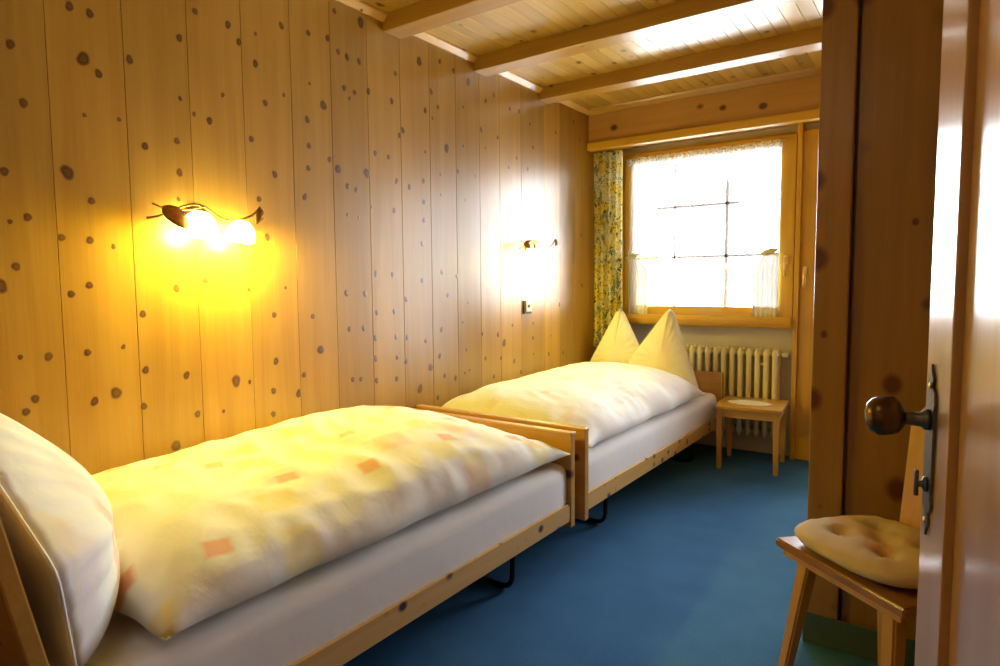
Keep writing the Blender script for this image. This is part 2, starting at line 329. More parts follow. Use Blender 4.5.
KN = '''0.876,2.030,M 0.932,2.028,M 1.275,2.148,M 0.719,1.872,M 1.214,2.039,M 1.400,2.142,M 1.442,2.093,M 1.632,2.212,M 1.763,2.225,M 1.866,2.238,M 0.906,1.884,L 1.044,1.920,M 0.948,1.850,M 1.509,2.032,M 0.742,1.714,M 1.207,1.833,S 1.546,1.893,M 1.829,1.948,M 0.901,1.713,S 1.002,1.720,S 1.255,1.790,S 1.312,1.778,M 1.744,1.870,M 1.080,1.649,M 1.189,1.685,M 1.479,1.743,M 1.749,1.764,M 0.685,1.511,M 0.844,1.530,L 1.193,1.578,M 1.578,1.623,M 1.742,1.671,M 1.856,1.724,M 1.903,1.692,M 0.907,1.451,M 1.503,1.518,M 1.720,1.550,M 0.734,1.386,M 0.691,1.370,S 1.185,1.485,S 1.762,2.020,S 1.633,1.944,S 1.368,1.882,S 1.514,2.145,S 2.055,2.360,L 1.905,2.360,M 1.864,2.235,M 1.920,2.194,M 1.969,2.185,M 2.039,2.185,M 1.948,2.047,M 2.008,2.042,M 1.977,2.009,S 2.091,2.066,M 1.831,1.947,L 2.269,2.192,M 2.241,2.056,M 2.439,2.296,L 2.598,2.338,M 2.711,2.320,M 2.839,2.293,L 2.527,2.169,M 2.479,2.064,M 2.579,2.102,M 2.534,2.037,S 2.313,1.934,M 2.289,1.905,M 2.997,2.228,M 3.079,2.280,M 2.952,2.057,M 3.114,2.044,M 3.243,2.237,M 3.345,2.244,M 2.790,2.148,S 2.644,1.902,L 2.126,1.793,M 2.211,1.789,M 1.901,1.689,L 2.069,1.694,L 1.953,1.621,M 2.004,1.611,M 2.263,1.682,M 2.352,1.665,M 2.457,1.708,M 2.590,1.759,S 2.738,1.794,M 2.892,1.790,S 2.474,1.856,S 3.315,1.955,M 3.227,1.886,M 3.440,1.906,M 3.467,2.189,M 3.503,2.051,M 3.791,2.200,M 4.042,2.319,M 4.135,2.211,M 2.092,1.542,S 2.243,1.540,M 2.455,1.602,M 2.455,1.510,M 1.949,1.495,S 2.014,1.488,S 2.993,1.964,S 2.786,1.938,S 0.698,1.242,M 0.657,1.186,L 0.887,1.187,M 0.835,1.160,M 1.163,1.175,M 1.271,1.202,M 1.045,1.090,M 1.445,1.167,S 1.553,1.064,M 1.611,1.173,S 0.694,0.978,S 0.765,0.973,M 0.871,0.976,M 0.978,0.985,S 1.045,0.900,M 1.185,0.865,M 1.376,0.819,L 1.433,0.808,S 1.554,0.877,M 0.724,0.850,M 0.699,0.815,M 0.948,0.836,L 0.883,0.818,M 1.033,0.778,M 1.219,0.719,M 1.320,0.712,S 1.538,0.758,M 1.533,0.664,M 1.658,0.726,M 1.136,0.620,L 1.427,1.301,S 0.818,1.332,M 0.896,1.328,M 0.964,1.311,S 1.534,1.372,M 2.113,1.234,M 2.223,1.230,M 1.930,1.145,M 2.041,1.141,M 2.114,1.050,M 2.229,1.050,M 2.313,1.109,M 1.742,1.050,M 1.778,0.904,L 2.028,0.981,M 1.942,0.983,M 2.100,0.930,M 2.238,0.926,M 2.316,0.920,S 1.553,0.877,M 2.098,0.833,M 2.242,0.825,M 2.305,0.802,S 1.687,0.805,M 1.955,0.751,M 2.004,0.747,M 2.101,0.727,M 2.235,0.719,M 1.538,0.757,M 1.657,0.733,M 2.637,1.123,M 2.764,0.970,S 2.580,0.941,M 2.454,0.890,M 2.941,0.892,M 3.100,0.877,M 3.165,0.822,L 3.258,0.925,M 3.497,0.922,M 3.494,0.828,M 3.501,0.722,S 2.562,0.800,M 2.488,0.748,L 2.792,0.813,S 2.972,0.746,M 3.132,0.732,M 3.276,0.699,M 2.601,0.689,M 2.693,0.665,M 2.777,0.683,S 2.819,0.693,S 3.055,0.628,M 3.351,0.621,M 2.404,0.646,L 2.542,0.578,M 3.695,0.703,M 3.889,0.696,M 3.725,0.826,S 2.316,0.918,M 2.303,0.798,M 3.485,0.571,M 2.459,1.602,M 2.454,1.508,M 2.439,1.389,M 2.434,1.202,M 2.316,1.107,M 2.591,1.654,S 2.799,1.647,S 2.812,1.078,S 3.841,1.035,M 4.155,1.532,M 4.172,1.165,M 4.113,1.192,S 2.590,1.247,M 2.715,1.226,M'''
SZ = {'S': .0068, 'M': .0112, 'L': .0175}
knots = [(float(a), float(b), SZ[c]) for a, b, c in (t.split(',') for t in KN.split())]
rk = random.Random(3)
for _ in range(60):     # the part of the wall behind the lens has knots too
    knots.append((rk.uniform(-.85, .62), rk.uniform(.1, 2.35), rk.choice((.0075, .0125, .0125, .018))))
H = 2.44; X1 = 2.45; Y0 = -.9; Y1 = 4.58
# ------------------------------------------------------------------ setting
wc = [Y0, -.63, -.42, -.21, 0, .2, .40, .61, .807, 1.025, 1.24, 1.451, 1.669, 1.874, 2.086, 2.298, 2.511, 2.722, 2.934, 3.132, 3.363, 3.639, 3.848, 4.061, 4.27, 4.43, Y1]
struct(link('wall_left', boards(wc, 0, H, 0, .12, 'x', kn=knots), M['wall']))
cc = [0]; rc = random.Random(5)
while cc[-1] < X1-.12: cc.append(cc[-1]+rc.choice((.068, .072, .076)))
cc[-1] = X1
struct(link('ceiling', boards(cc, Y0, Y1, H, .12, 'z', groove=.002, depth=.004), M['ceil']))
struct(obj('floor', bx(-.12, X1+.12, Y0-.12, Y1+.14, -.1, 0), M['carpet']))
struct(obj('wall_right', bx(X1, X1+.12, Y0-.12, Y1+.14, 0, H), M['ward']))
struct(obj('wall_near', bx(0, X1, Y0-.12, Y0, 0, H), M['ward']))
bm = bmesh.new()
WX0, WX1, WZ0, WZ1 = .14, 1.38, .90, 2.15; DX0, DX1 = 1.405, 2.25
box(bm, 0, WX0, Y1, Y1+.14, 0, H); box(bm, WX0, WX1, Y1, Y1+.14, 0, WZ0); box(bm, WX0, X1, Y1, Y1+.14, WZ1, H)
box(bm, WX1, DX0, Y1, Y1+.14, 0, WZ1); box(bm, DX1, X1, Y1, Y1+.14, 0, WZ1)
struct(obj('wall_window', bm, M['plaster']))
# ceiling cornice strips between the beams on the wall, and beams
for n_, (b0, b1) in enumerate([(-.57, -.45), (.12, .24), (.81, .93), (1.50, 1.62), (2.19, 2.31), (2.88, 3.0), (3.57, 3.69)]):
    bm = bmesh.new(); box(bm, .0015, X1-.0015, b0, b1, H-.078, H+.002, .006)
    o = tag(obj('ceiling_beam', bm, M['beam']), '', 'beam', None); struct(o); del o['label']; del o['category']; o.name = 'trim_%d' % (n_+1)
ends = [(-.9, -.57), (-.45, .12), (.24, .81), (.93, 1.50), (1.62, 2.19), (2.31, 2.88), (3.0, 3.57), (3.69, 4.27)]
for n_, (a, b_) in enumerate(ends):
    bm = bmesh.new(); prism(bm, [(.0012, H-.034), (.012, H-.036), (.020, H-.028), (.036, H-.012), (.036, H+.002), (.0012, H+.002)], 1, a+.001, b_-.001)
    o = struct(obj('trim_%d' % (n_+10), bm, M['bed_y']))
# curtain box across the window wall
bm = bmesh.new()
prism(bm, [(4.262, H+.002), (4.215, H+.002), (4.225, H-.012), (4.248, H-.034), (4.262, H-.036)], 0, .002, X1-.002)
struct(obj('trim_20', bm, M['beam']))
struct(obj('trim_21', bx(.002, X1-.002, 4.262, 4.285, 2.19, H, .002), M['fascia']))
bm = bmesh.new(); box(bm, .002, X1-.002, 4.235, 4.30, 2.148, 2.205, .008); box(bm, .002, X1-.002, 4.285, Y1, 2.20, 2.215)
struct(obj('trim_22', bm, M['frame_h']))
# wooden corner trims of the window wall
struct(obj('trim_23', bx(.0, .035, Y1-.03, Y1, 0, 2.2, .004), M['ward']))
struct(obj('trim_24', bx(1.378, 1.408, 4.50, Y1+.02, 0, 2.2, .004), M['frame_v']))

# ------------------------------------------------------------------ window: frame, sash, glass, muntins, sill
win = struct(bpy.data.objects.new('window_1', None)); COL.objects.link(win); win.location = (.76, Y1, WZ0)
bm = bmesh.new(); y0, y1 = 4.535, 4.70
box(bm, WX0, WX0+.045, y0+.01, y1, WZ0, WZ1, .003); box(bm, WX1-.03, WX1, y0+.01, y1, WZ0, WZ1, .003)
obj('frame_upright', bm, M['frame_v'], win)
bm = bmesh.new(); box(bm, WX0+.045, WX1-.03, y0+.01, y1, WZ0, WZ0+.03, .003); box(bm, WX0+.045, WX1-.03, y0+.01, y1, 2.12, WZ1, .003)
obj('frame_rail', bm, M['frame_h'], win)
sash = bmesh.new(); sx0, sx1, sz0, sz1 = WX0+.04, 1.372, .935, 2.135; yy0, yy1 = 4.515, 4.575
box(sash, sx0, sx0+.075, yy0, yy1, sz0, sz1, .006); box(sash, sx1-.095, sx1, yy0, yy1, sz0, sz1, .006)
so = obj('sash', sash, M['frame_v'], win)
bm = bmesh.new(); box(bm, sx0+.075, sx1-.095, yy0, yy1, sz0, 1.012, .006); box(bm, sx0+.075, sx1-.095, yy0, yy1, 2.06, sz1, .006)
obj('sash_rail', bm, M['frame_h'], so)
obj('pane', bx(sx0+.07, sx1-.09, 4.548, 4.552, 1.0, 2.07), M['glass'], so)
bm = bmesh.new()      # outer glazing bars
box(bm, .890, .914, 4.64, 4.675, .93, 2.13); box(bm, .517, .529, 4.64, 4.675, .93, 2.13)
for zz in (1.37, 1.74): box(bm, WX0+.045, WX1-.03, 4.64, 4.675, zz-.010, zz+.010)
obj('glazing_bar', bm, M['rubber'], win)
def handle(x, y, z, par, name='window_handle'):
    bm = bmesh.new(); box(bm, x-.013, x+.013, y-.008, y, z-.03, z+.03, .003)
    tube(bm, [(x, y-.005, z+.008), (x, y-.035, z+.008)], .008)
    tube(bm, rnd([(x, y-.032, z+.018), (x, y-.040, z-.02), (x, y-.042, z-.105)], .02), [.0085]*3+[.0095]*5)
    return obj(name, bm, M['brass'], par, True)
handle(1.325, yy0, 1.325, win)
# moulded sill board
bm = bmesh.new(); prism(bm, [(4.42, .905), (4.415, .925), (4.43, .945), (4.45, .948), (4.58, .948), (4.58, .875), (4.445, .875), (4.43, .885)], 0, .135, 1.378)
obj('sill_board', bm, M['frame_h'], win)
# ------------------------------------------------------------------ balcony door behind the wardrobe corner
dr = struct(bpy.data.objects.new('door_1', None)); COL.objects.link(dr); dr.location = (1.83, Y1, 0)
bm = bmesh.new(); box(bm, DX0, DX0+.092, 4.53, 4.60, 0, WZ1, .005); box(bm, DX1-.07, DX1, 4.53, 4.60, 0, WZ1, .005)
obj('door_stile', bm, M['frame_v'], dr)
bm = bmesh.new(); box(bm, DX0+.092, DX1-.07, 4.53, 4.60, 2.04, WZ1, .005); box(bm, DX0+.092, DX1-.07, 4.53, 4.60, .42, .52, .005); box(bm, DX0+.092, DX1-.07, 4.53, 4.60, 0.001, .11, .005)
obj('door_rail', bm, M['frame_h'], dr)
obj('door_panel', bx(DX0+.087, DX1-.065, 4.545, 4.585, .10, .43), M['frame_v'], dr)
obj('pane', bx(DX0+.087, DX1-.065, 4.562, 4.566, .51, 2.05), M['glass'], dr)
handle(1.44, 4.53, 1.25, dr, 'door_handle')

# ------------------------------------------------------------------ sheer curtain (tied back) and printed curtain
def sheet_mesh(f, nu, nv):
    bm = bmesh.new(); g = [[bm.verts.new(f(i/nu, j/nv)) for j in range(nv+1)] for i in range(nu+1)]
    for i in range(nu):
        for j in range(nv): bm.faces.new((g[i][j], g[i+1][j], g[i+1][j+1], g[i][j+1]))
    return bm
def lerp(a, b, t): return a+(b-a)*t
def sm(t): t = max(0, min(1, t)); return t*t*(3-2*t)
def tied(side, upper=True):
    """half of the net: gathered at the tie at z 1.38, loose below"""
    xo, xt, xi = (1.285, 1.262, .84) if side > 0 else (.222, .245, .60)
    def f(u, v):
        z = lerp(2.085, 1.375, v) if upper else lerp(1.375, .945, v)
        if z > 1.38:
            t = ((2.085-z)/(2.085-1.38)); inner = lerp(xi, xt-side*.07, t**1.0)
        else:
            t = sm((1.38-z)/.14); inner = lerp(xt-side*.07, xt-side*.135, t)
        x = lerp(xo, inner, u)
        y = 4.492 + .010*math.sin(u*34+v*2)*(.5+.5*v) - (.012*math.exp(-((z-1.38)/.05)**2))
        return (x, y, z)
    return sheet_mesh(f, 70, 46)
nc = empty('net_curtain', (.75, 4.49, .95), 'white sheer net curtain with lace top, tied back in front of the window glass', 'net curtain')
obj('net_panel', tied(1), M['sheer'], nc, True); obj('net_panel', tied(-1), M['sheer'], nc, True)
for sd in (1, -1): obj('net_tail', tied(sd, False), M['sheer_dense'], nc, True)
obj('lace_heading', sheet_mesh(lambda u, v: (lerp(.20, 1.29, u), 4.488+.006*math.sin(u*140), 2.105-v*(.050+.006*abs(math.sin(u*60)))), 220, 3), M['lace'], nc, True)
for s_, xx in ((1, 1.225), (-1, .262)):
    bm = bmesh.new(); tube(bm, rnd([(xx-.055*1, 4.478, 1.365-.03*0), (xx, 4.468, 1.38), (xx+.055, 4.480, 1.395)], .02), [.010]+[.024]*6+[.010], flat=.8)
    obj('tie_back', bm, M['tie'], nc, True)
tube_b = bmesh.new(); tube(tube_b, [(.19, 4.494, 2.10), (1.31, 4.494, 2.10)], .005); obj('rod', tube_b, M['brass'], nc, True)
def cf(u, v):
    x = .006+.245*u+.012*v*(u-.3); z = lerp(2.145, .70, v); k = .7+.3*v
    return (x, 4.340+.028*k*math.sin(u*29+.5*math.sin(v*3))+.012*math.sin(u*11+v*2), z)
bm = sheet_mesh(cf, 90, 60); bmesh.ops.solidify(bm, geom=bm.faces[:], thickness=.002)
tag(obj('window_curtain', bm, M['curtain'], None, True), 'yellow and cream printed cotton curtain hanging bunched beside the window', 'curtain')

# ------------------------------------------------------------------ radiator
rd = empty('radiator', (1.0, 4.50, .12), 'cream ribbed column radiator on the wall below the window', 'radiator')
def section():
    bm = bmesh.new()
    for yy in (4.452, 4.535):
        tube(bm, [(0, yy, .135), (0, yy, .15), (0, yy, .19), (0, yy, .68), (0, yy, .72), (0, yy, .738)], [.006, .014, .0175, .0175, .016, .006], 12)
    for zz in (.172, .700): tube(bm, [(0, 4.438, zz), (0, 4.446, zz), (0, 4.54, zz), (0, 4.55, zz)], [.012, .0225, .0225, .012], 12)
    box(bm, -.006, .006, 4.455, 4.53, .19, .69, .003)
    return bm
base = obj('radiator_section', section(), M['rad'], rd, True); base.location = (.62, 0, 0)
for i in range(1, 13):
    c = base.copy(); COL.objects.link(c); c.parent = rd; c.matrix_parent_inverse = base.matrix_parent_inverse.copy(); c.location = (.62+i*.0555, 0, 0)
bm = bmesh.new()
tube(bm, rnd([(1.29, 4.494, .172), (1.345, 4.494, .172), (1.345, 4.494, .001)], .02), .009)
obj('radiator_pipe', bm, M['rad'], rd, True)
bm = bmesh.new(); tube(bm, [(1.30, 4.494, .70), (1.325, 4.494, .70)], .012); tube(bm, [(1.325, 4.494, .70), (1.36, 4.494, .70)], [.019, .017])
obj('valve', bm, M['white'], rd, True)
for xx in (.70, 1.20):
    bm = bmesh.new(); box(bm, xx-.012, xx+.012, 4.47, 4.579, .62, .64, .003); obj('wall_bracket', bm, M['rad'], rd)

# ------------------------------------------------------------------ beds
def bed(y_foot, y_head, foot_low, head, name_label, grp, tilt=0, foot_x=.96):
    """a single pine bed along the left wall; the foot and the head are boards, rails between, tube legs underneath"""
    d = 1 if y_head > y_foot else -1
    b = empty('bed', (.48, (y_foot+y_head)/2, 0), name_label, 'bed', 'single beds along the wall')
    ya, yb = sorted((y_foot, y_foot+d*.032))
    bm = bmesh.new(); box(bm, .006, foot_x, ya, yb, .165, .557, .003); box(bm, .004, foot_x+.002, ya-.003, yb+.003, .553, .567, .004)
    obj('footboard', bm, M['bed_x'], b)
    ya, yb = sorted((y_head, y_head-d*.030)); bm = bmesh.new()
    box(bm, .006, .965, ya, yb, .165, head, .004)
    if tilt:
        T = Matrix.Translation((0, y_head, .19)) @ Matrix.Rotation(tilt, 4, 'X') @ Matrix.Translation((0, -y_head, -.19)); bm.transform(T)
    obj('headboard', bm, M['bed_x'], b)
    r0, r1 = sorted((y_foot+d*.032, y_head-d*.030))
    for x in (.93, .012):
        bm = bmesh.new(); box(bm, x, x+.026, r0+.001, r1-.001, .192, .268, .003); obj('side_rail', bm, M['bed_y'], b)
    bm = bmesh.new()
    for i in range(12):
        t = lerp(r0+.1, r1-.1, i/11); box(bm, .039, .929, t-.03, t+.03, .205, .218, .003)
    obj('slats', bm, M['bed_x'], b)
    return b
def leg_loop(par, y):
    bm = bmesh.new(); tube(bm, rnd([(.885, y, .215), (.875, y, .011), (.10, y, .011), (.09, y, .215)], .05, 8), .0105)
    obj('leg', bm, M['blackm'], par, True)
b1 = bed(2.300, .440, 0, .905, 'pine bed nearest the camera, lit by the glowing wall lamp, with a tall tilted headboard', None, tilt=math.radians(11))
leg_loop(b1, 1.95); leg_loop(b1, .80)
b2 = bed(2.368, 4.415, 0, .565, 'pine bed farther away, its head against the radiator under the window', None, foot_x=.972)
leg_loop(b2, 2.76); leg_loop(b2, 4.05)
def mattress(ya, yb, x0, x1, z0, z1):
    def f(bmv):
        for v in bmv.verts:
            n_ = noise.noise(Vector((v.co.x*3, v.co.y*3, v.co.z*4)))
            v.co.x += .004*n_; v.co.z += .004*noise.noise(Vector((v.co.x*5, v.co.y*4, 3)))
    bm = bmesh.new(); nx, ny, nz = 16, 36, 6; bmesh.ops.create_cube(bm, size=1)
    for v in bm.verts: v.co = Vector(((x0+x1)/2+v.co.x*(x1-x0), (ya+yb)/2+v.co.y*(yb-ya), (z0+z1)/2+v.co.z*(z1-z0)))
    bmesh.ops.bevel(bm, geom=bm.edges[:], offset=.055, segments=5, profile=.55, affect='EDGES')
    bmesh.ops.subdivide_edges(bm, edges=[e for e in bm.edges if e.calc_length() > .15], cuts=14, use_grid_fill=True)
    f(bm); return bm
m1 = mattress(.51, 2.292, .045, .945, .220, .432)
for v in m1.verts: v.co.y += -.20*(.432-v.co.z)*max(0, (1.2-v.co.y)/.7)*0
mo = tag(obj('mattress', m1, M['sheet'], None, True), 'mattress in white fitted sheet under the patterned duvet of the near bed', 'mattress', 'mattresses in the beds')
mo = tag(obj('mattress', mattress(2.412, 4.378, .045, .945, .220, .428), M['sheet'], None, True), 'mattress in white fitted sheet on the bed farther away by the window', 'mattress', 'mattresses in the beds')
def duvet(xa, xb, ya, yb, z0, crest, seed, edge, ripple=1.0, yfoot=None):
    """closed puffy quilt: dome profile that is full in the middle and thin at a soft seam round the edge"""
    nx, ny = 60, 110; bm = bmesh.new(); top = {}; bot = {}
    for i in range(nx+1):
        for j in range(ny+1):
            u = i/nx; v = j/ny; a = 2*u-1; c = 2*v-1
            # outline with slightly wandering hem and pointed corners
            hem = 1+.012*noise.noise(Vector((v*5, seed, 0)))
            corner = (abs(a)**3)*(abs(c)**3)
            x = lerp(xa, xb, u); y = lerp(ya, yb, v)
            if a > 0: x += .018*noise.noise(Vector((y*4.5, seed+2, 1)))*a**4 - .02*(1-abs(c)**8)*a**6
            y += .02*noise.noise(Vector((x*6, seed+5, 2)))*abs(c)**6
            px = max(0, 1-abs(a)**2.6)**.55 if a > 0 else max(0, 1-abs(a)**5)**.5
            py = max(0, 1-abs(c)**(9 if c > 0 else 7))**.5
            h = crest(x, y)*px*py
            w = noise.noise(Vector((x*3.2, y*2.2, seed)))*.016 + noise.noise(Vector((x*6+y*2, y*3.5, seed+9)))*.007 + (abs(noise.noise(Vector((x*9+y*5, y*7-x*2, seed+4))))-.25)*-.016*ripple
            # gathers running in from the hem
            g = .0035*ripple*math.sin(y*46+5*noise.noise(Vector((x*2, y*3, seed))))*max(0, a)**3*(1-abs(a)**12)
            g += .004*ripple*math.sin(x*40+4*noise.noise(Vector((x*2, y*3, seed+1))))*abs(c)**5*(1-abs(c)**14)
            zt = z0+edge+h+(w+g)*min(1, h/.05)
            top[i, j] = bm.verts.new((x, y, zt))
            if i in (0, nx) or j in (0, ny): bot[i, j] = top[i, j]
            else: bot[i, j] = bm.verts.new((x, y, z0+.004+edge*max(abs(a), abs(c))**10+.003*w))
    for i in range(nx):
        for j in range(ny):
            bm.faces.new((top[i, j], top[i+1, j], top[i+1, j+1], top[i, j+1])); 
            q = (bot[i, j], bot[i, j+1], bot[i+1, j+1], bot[i+1, j])
            if len(set(q)) == 4 and not all(k in (top[i, j], top[i+1, j], top[i+1, j+1], top[i, j+1]) for k in q): bm.faces.new(q)
    return bm
d1 = duvet(.012, .968, .60, 2.252, .436, lambda x, y: (.192+.04*(.6-x))*(1-.50*sm((y-1.75)/.50))*(1-.26*sm((1.75-y)/1.0)), 1.0, .048)
tag(obj('duvet', d1, M['duvet'], None, True), 'puffy duvet with yellow and orange flecks spread on the near bed', 'duvet', 'duvets on the beds')
d2 = duvet(.012, .965, 2.42, 4.02, .432, lambda x, y: .175+.02*(.6-x)+.02*(y-3.2), 6.0, .034, ripple=.5)
tag(obj('duvet', d2, M['duvet_pale'], None, True), 'puffy pale white duvet on the bed farther away, turned up to its pillows', 'duvet', 'duvets on the beds')
# ------------------------------------------------------------------ pillows
def pillow_bm(outline, T, yc, lean, seed, yaw_=0, n=96, m_=22, exps=(2.2, .62), back=1.0):
    """stuffed pillow standing up: outline in x,z; T = half thickness; lean tilts it in y with height"""
    cx = sum(p[0] for p in outline)/len(outline); cz = sum(p[1] for p in outline)/len(outline)
    # resample the outline with slightly rounded corners
    P_ = []; k = len(outline)
    for i in range(k):
        a, p, b = (Vector((*outline[(i+q) % k], 0)) for q in (-1, 0, 1)); r = .035
        A = p+(a-p).normalized()*r; B = p+(b-p).normalized()*r
        for q in range(5): t = q/4; P_.append(A*(1-t)**2+p*2*t*(1-t)+B*t*t)
    L_ = [0]; 
    for i in range(len(P_)): L_.append(L_[-1]+(P_[(i+1) % len(P_)]-P_[i]).length)
    R = []
    for i in range(n):
        s = L_[-1]*i/n; j = max(q for q in range(len(P_)) if L_[q] <= s); t = (s-L_[j])/max(1e-6, L_[j+1]-L_[j]); R.append(P_[j].lerp(P_[(j+1) % len(P_)], t))
    bm = bmesh.new(); z0 = min(p.y for p in R); c = Vector((cx, cz, 0))
    def pos(p, side, r, th):
        dist = T*max(0, 1-r**exps[0])**exps[1]
        w = noise.noise(Vector((p.x*7, p.y*7, seed+side)))*.014*(1-r**4) + .006*math.sin(th*26+3*noise.noise(Vector((p.x*4, p.y*4, seed))))*r**3*(1-r**8)*2
        y = side*(dist+w)*(back if side < 0 else 1); h = p.y-z0
        X = p.x; Y = yc+y+lean*h
        dx = X-cx; return (cx+dx*math.cos(yaw_)-(Y-yc)*math.sin(yaw_), yc+dx*math.sin(yaw_)+(Y-yc)*math.cos(yaw_), p.y)
    rim = [bm.verts.new(pos(R[i], 0, 1, 6.283*i/n)) for i in range(n)]
    for side in (-1, 1):
        prev = rim
        for q in range(1, m_):
            r = 1-q/m_; r = r**.8 if r > 0 else 0
            ring = [bm.verts.new(pos(c.lerp(R[i], r), side, r, 6.283*i/n)) for i in range(n)]
            for i in range(n): bm.faces.new((prev[i], prev[(i+1) % n], ring[(i+1) % n], ring[i]))
            prev = ring
        ce = bm.verts.new(pos(c, side, 0, 0))
        for i in range(n): bm.faces.new((prev[i], prev[(i+1) % n], ce))
    pipe = [Vector(v.co) for v in rim]
    return bm, pipe
def pillow(outline, T, yc, lean, seed, m, label, yaw_=0, **kw):
    bm, pipe = pillow_bm(outline, T, yc, lean, seed, yaw_, **kw)
    o = tag(obj('pillow', bm, m, None, True), label, 'pillow', 'pillows on the beds')
    b = bmesh.new(); tube(b, pipe, .0035, 6, closed=True); obj('piping', b, m, o, True)
    return o
pillow([(.035, .437), (.50, .437), (.50, .60), (.285, .99), (.25, .99), (.045, .60)], .070, 4.20, .10, 2.0, M['pillow'], 'pale yellow pillow set up to a peak beside the curtain, close to the wall')
pillow([(.39, .437), (.905, .437), (.90, .50), (.70, 1.0), (.665, 1.0), (.41, .65)], .080, 4.075, .12, 5.0, M['pillow'], 'pale yellow pillow set up to a peak, overlapping the other one on the nightstand side')
pillow([(.28, .442), (.90, .442), (.975, .69), (.60, .985), (.30, .82)], .225, .468, -.195, 9.0, M['pillow_n'], 'white flecked pillow standing against the tall headboard of the near bed', exps=(1.7, .78), back=.05)

# ------------------------------------------------------------------ nightstand and doily
ns = empty('nightstand', (1.20, 4.24, 0), 'small square wooden nightstand in front of the radiator beside the farther bed', 'nightstand')
T = Matrix.Translation((1.20, 4.23, 0)) @ Matrix.Rotation(math.radians(5), 4, 'Z') @ Matrix.Translation((-1.20, -4.23, 0))
nx0, nx1, ny0, ny1, nz = 1.005, 1.400, 4.02, 4.42, .408
obj('top', box(bmesh.new(), nx0, nx1, ny0, ny1, nz-.022, nz, .004, M4=T), M['stand'], ns)
bm = bmesh.new(); box(bm, nx0+.05, nx1-.05, ny0+.02, ny0+.038, nz-.075, nz-.022, .002, M4=T); box(bm, nx0+.05, nx1-.05, ny1-.038, ny1-.02, nz-.075, nz-.022, .002, M4=T)
box(bm, nx0+.02, nx0+.038, ny0+.05, ny1-.05, nz-.075, nz-.022, .002, M4=T); box(bm, nx1-.038, nx1-.02, ny0+.05, ny1-.05, nz-.075, nz-.022, .002, M4=T)
obj('apron', bm, M['stand'], ns)
for xa in (nx0+.012, nx1-.050):
    for ya in (ny0+.012, ny1-.050):
        t = bmesh.new(); box(t, xa, xa+.038, ya, ya+.038, 0, nz-.022)
        cx, cy = xa+.019, ya+.019
        for v in t.verts:
            if v.co.z < .1: v.co.x = cx+(v.co.x-cx)*.72; v.co.y = cy+(v.co.y-cy)*.72
        bmesh.ops.bevel(t, geom=t.edges[:], offset=.003, segments=2, affect='EDGES'); b = bmesh.new(); join(b, t, T); obj('leg', b, M['stand_z'], ns)
bm = bmesh.new(); lathe(bm, [(.02, .0042), (.06, .0045), (.118, .0042), (.126, .0030), (.127, .0008), (.02, .0006)], Matrix.Translation((1.19, 4.20, nz)) @ Matrix.Scale(.66, 4, (0, 1, 0)), 72)
for q in bm.verts:
    th = math.atan2((q.co.y-4.2)/.66, q.co.x-1.19)
    if math.hypot(q.co.x-1.19, (q.co.y-4.2)/.66) > .115: q.co.x += .006*abs(math.sin(th*9))*math.cos(th); q.co.y += .004*abs(math.sin(th*9))*math.sin(th)
tag(obj('doily', bm, M['doily'], None), 'small oval white crochet doily lying on the nightstand', 'doily')

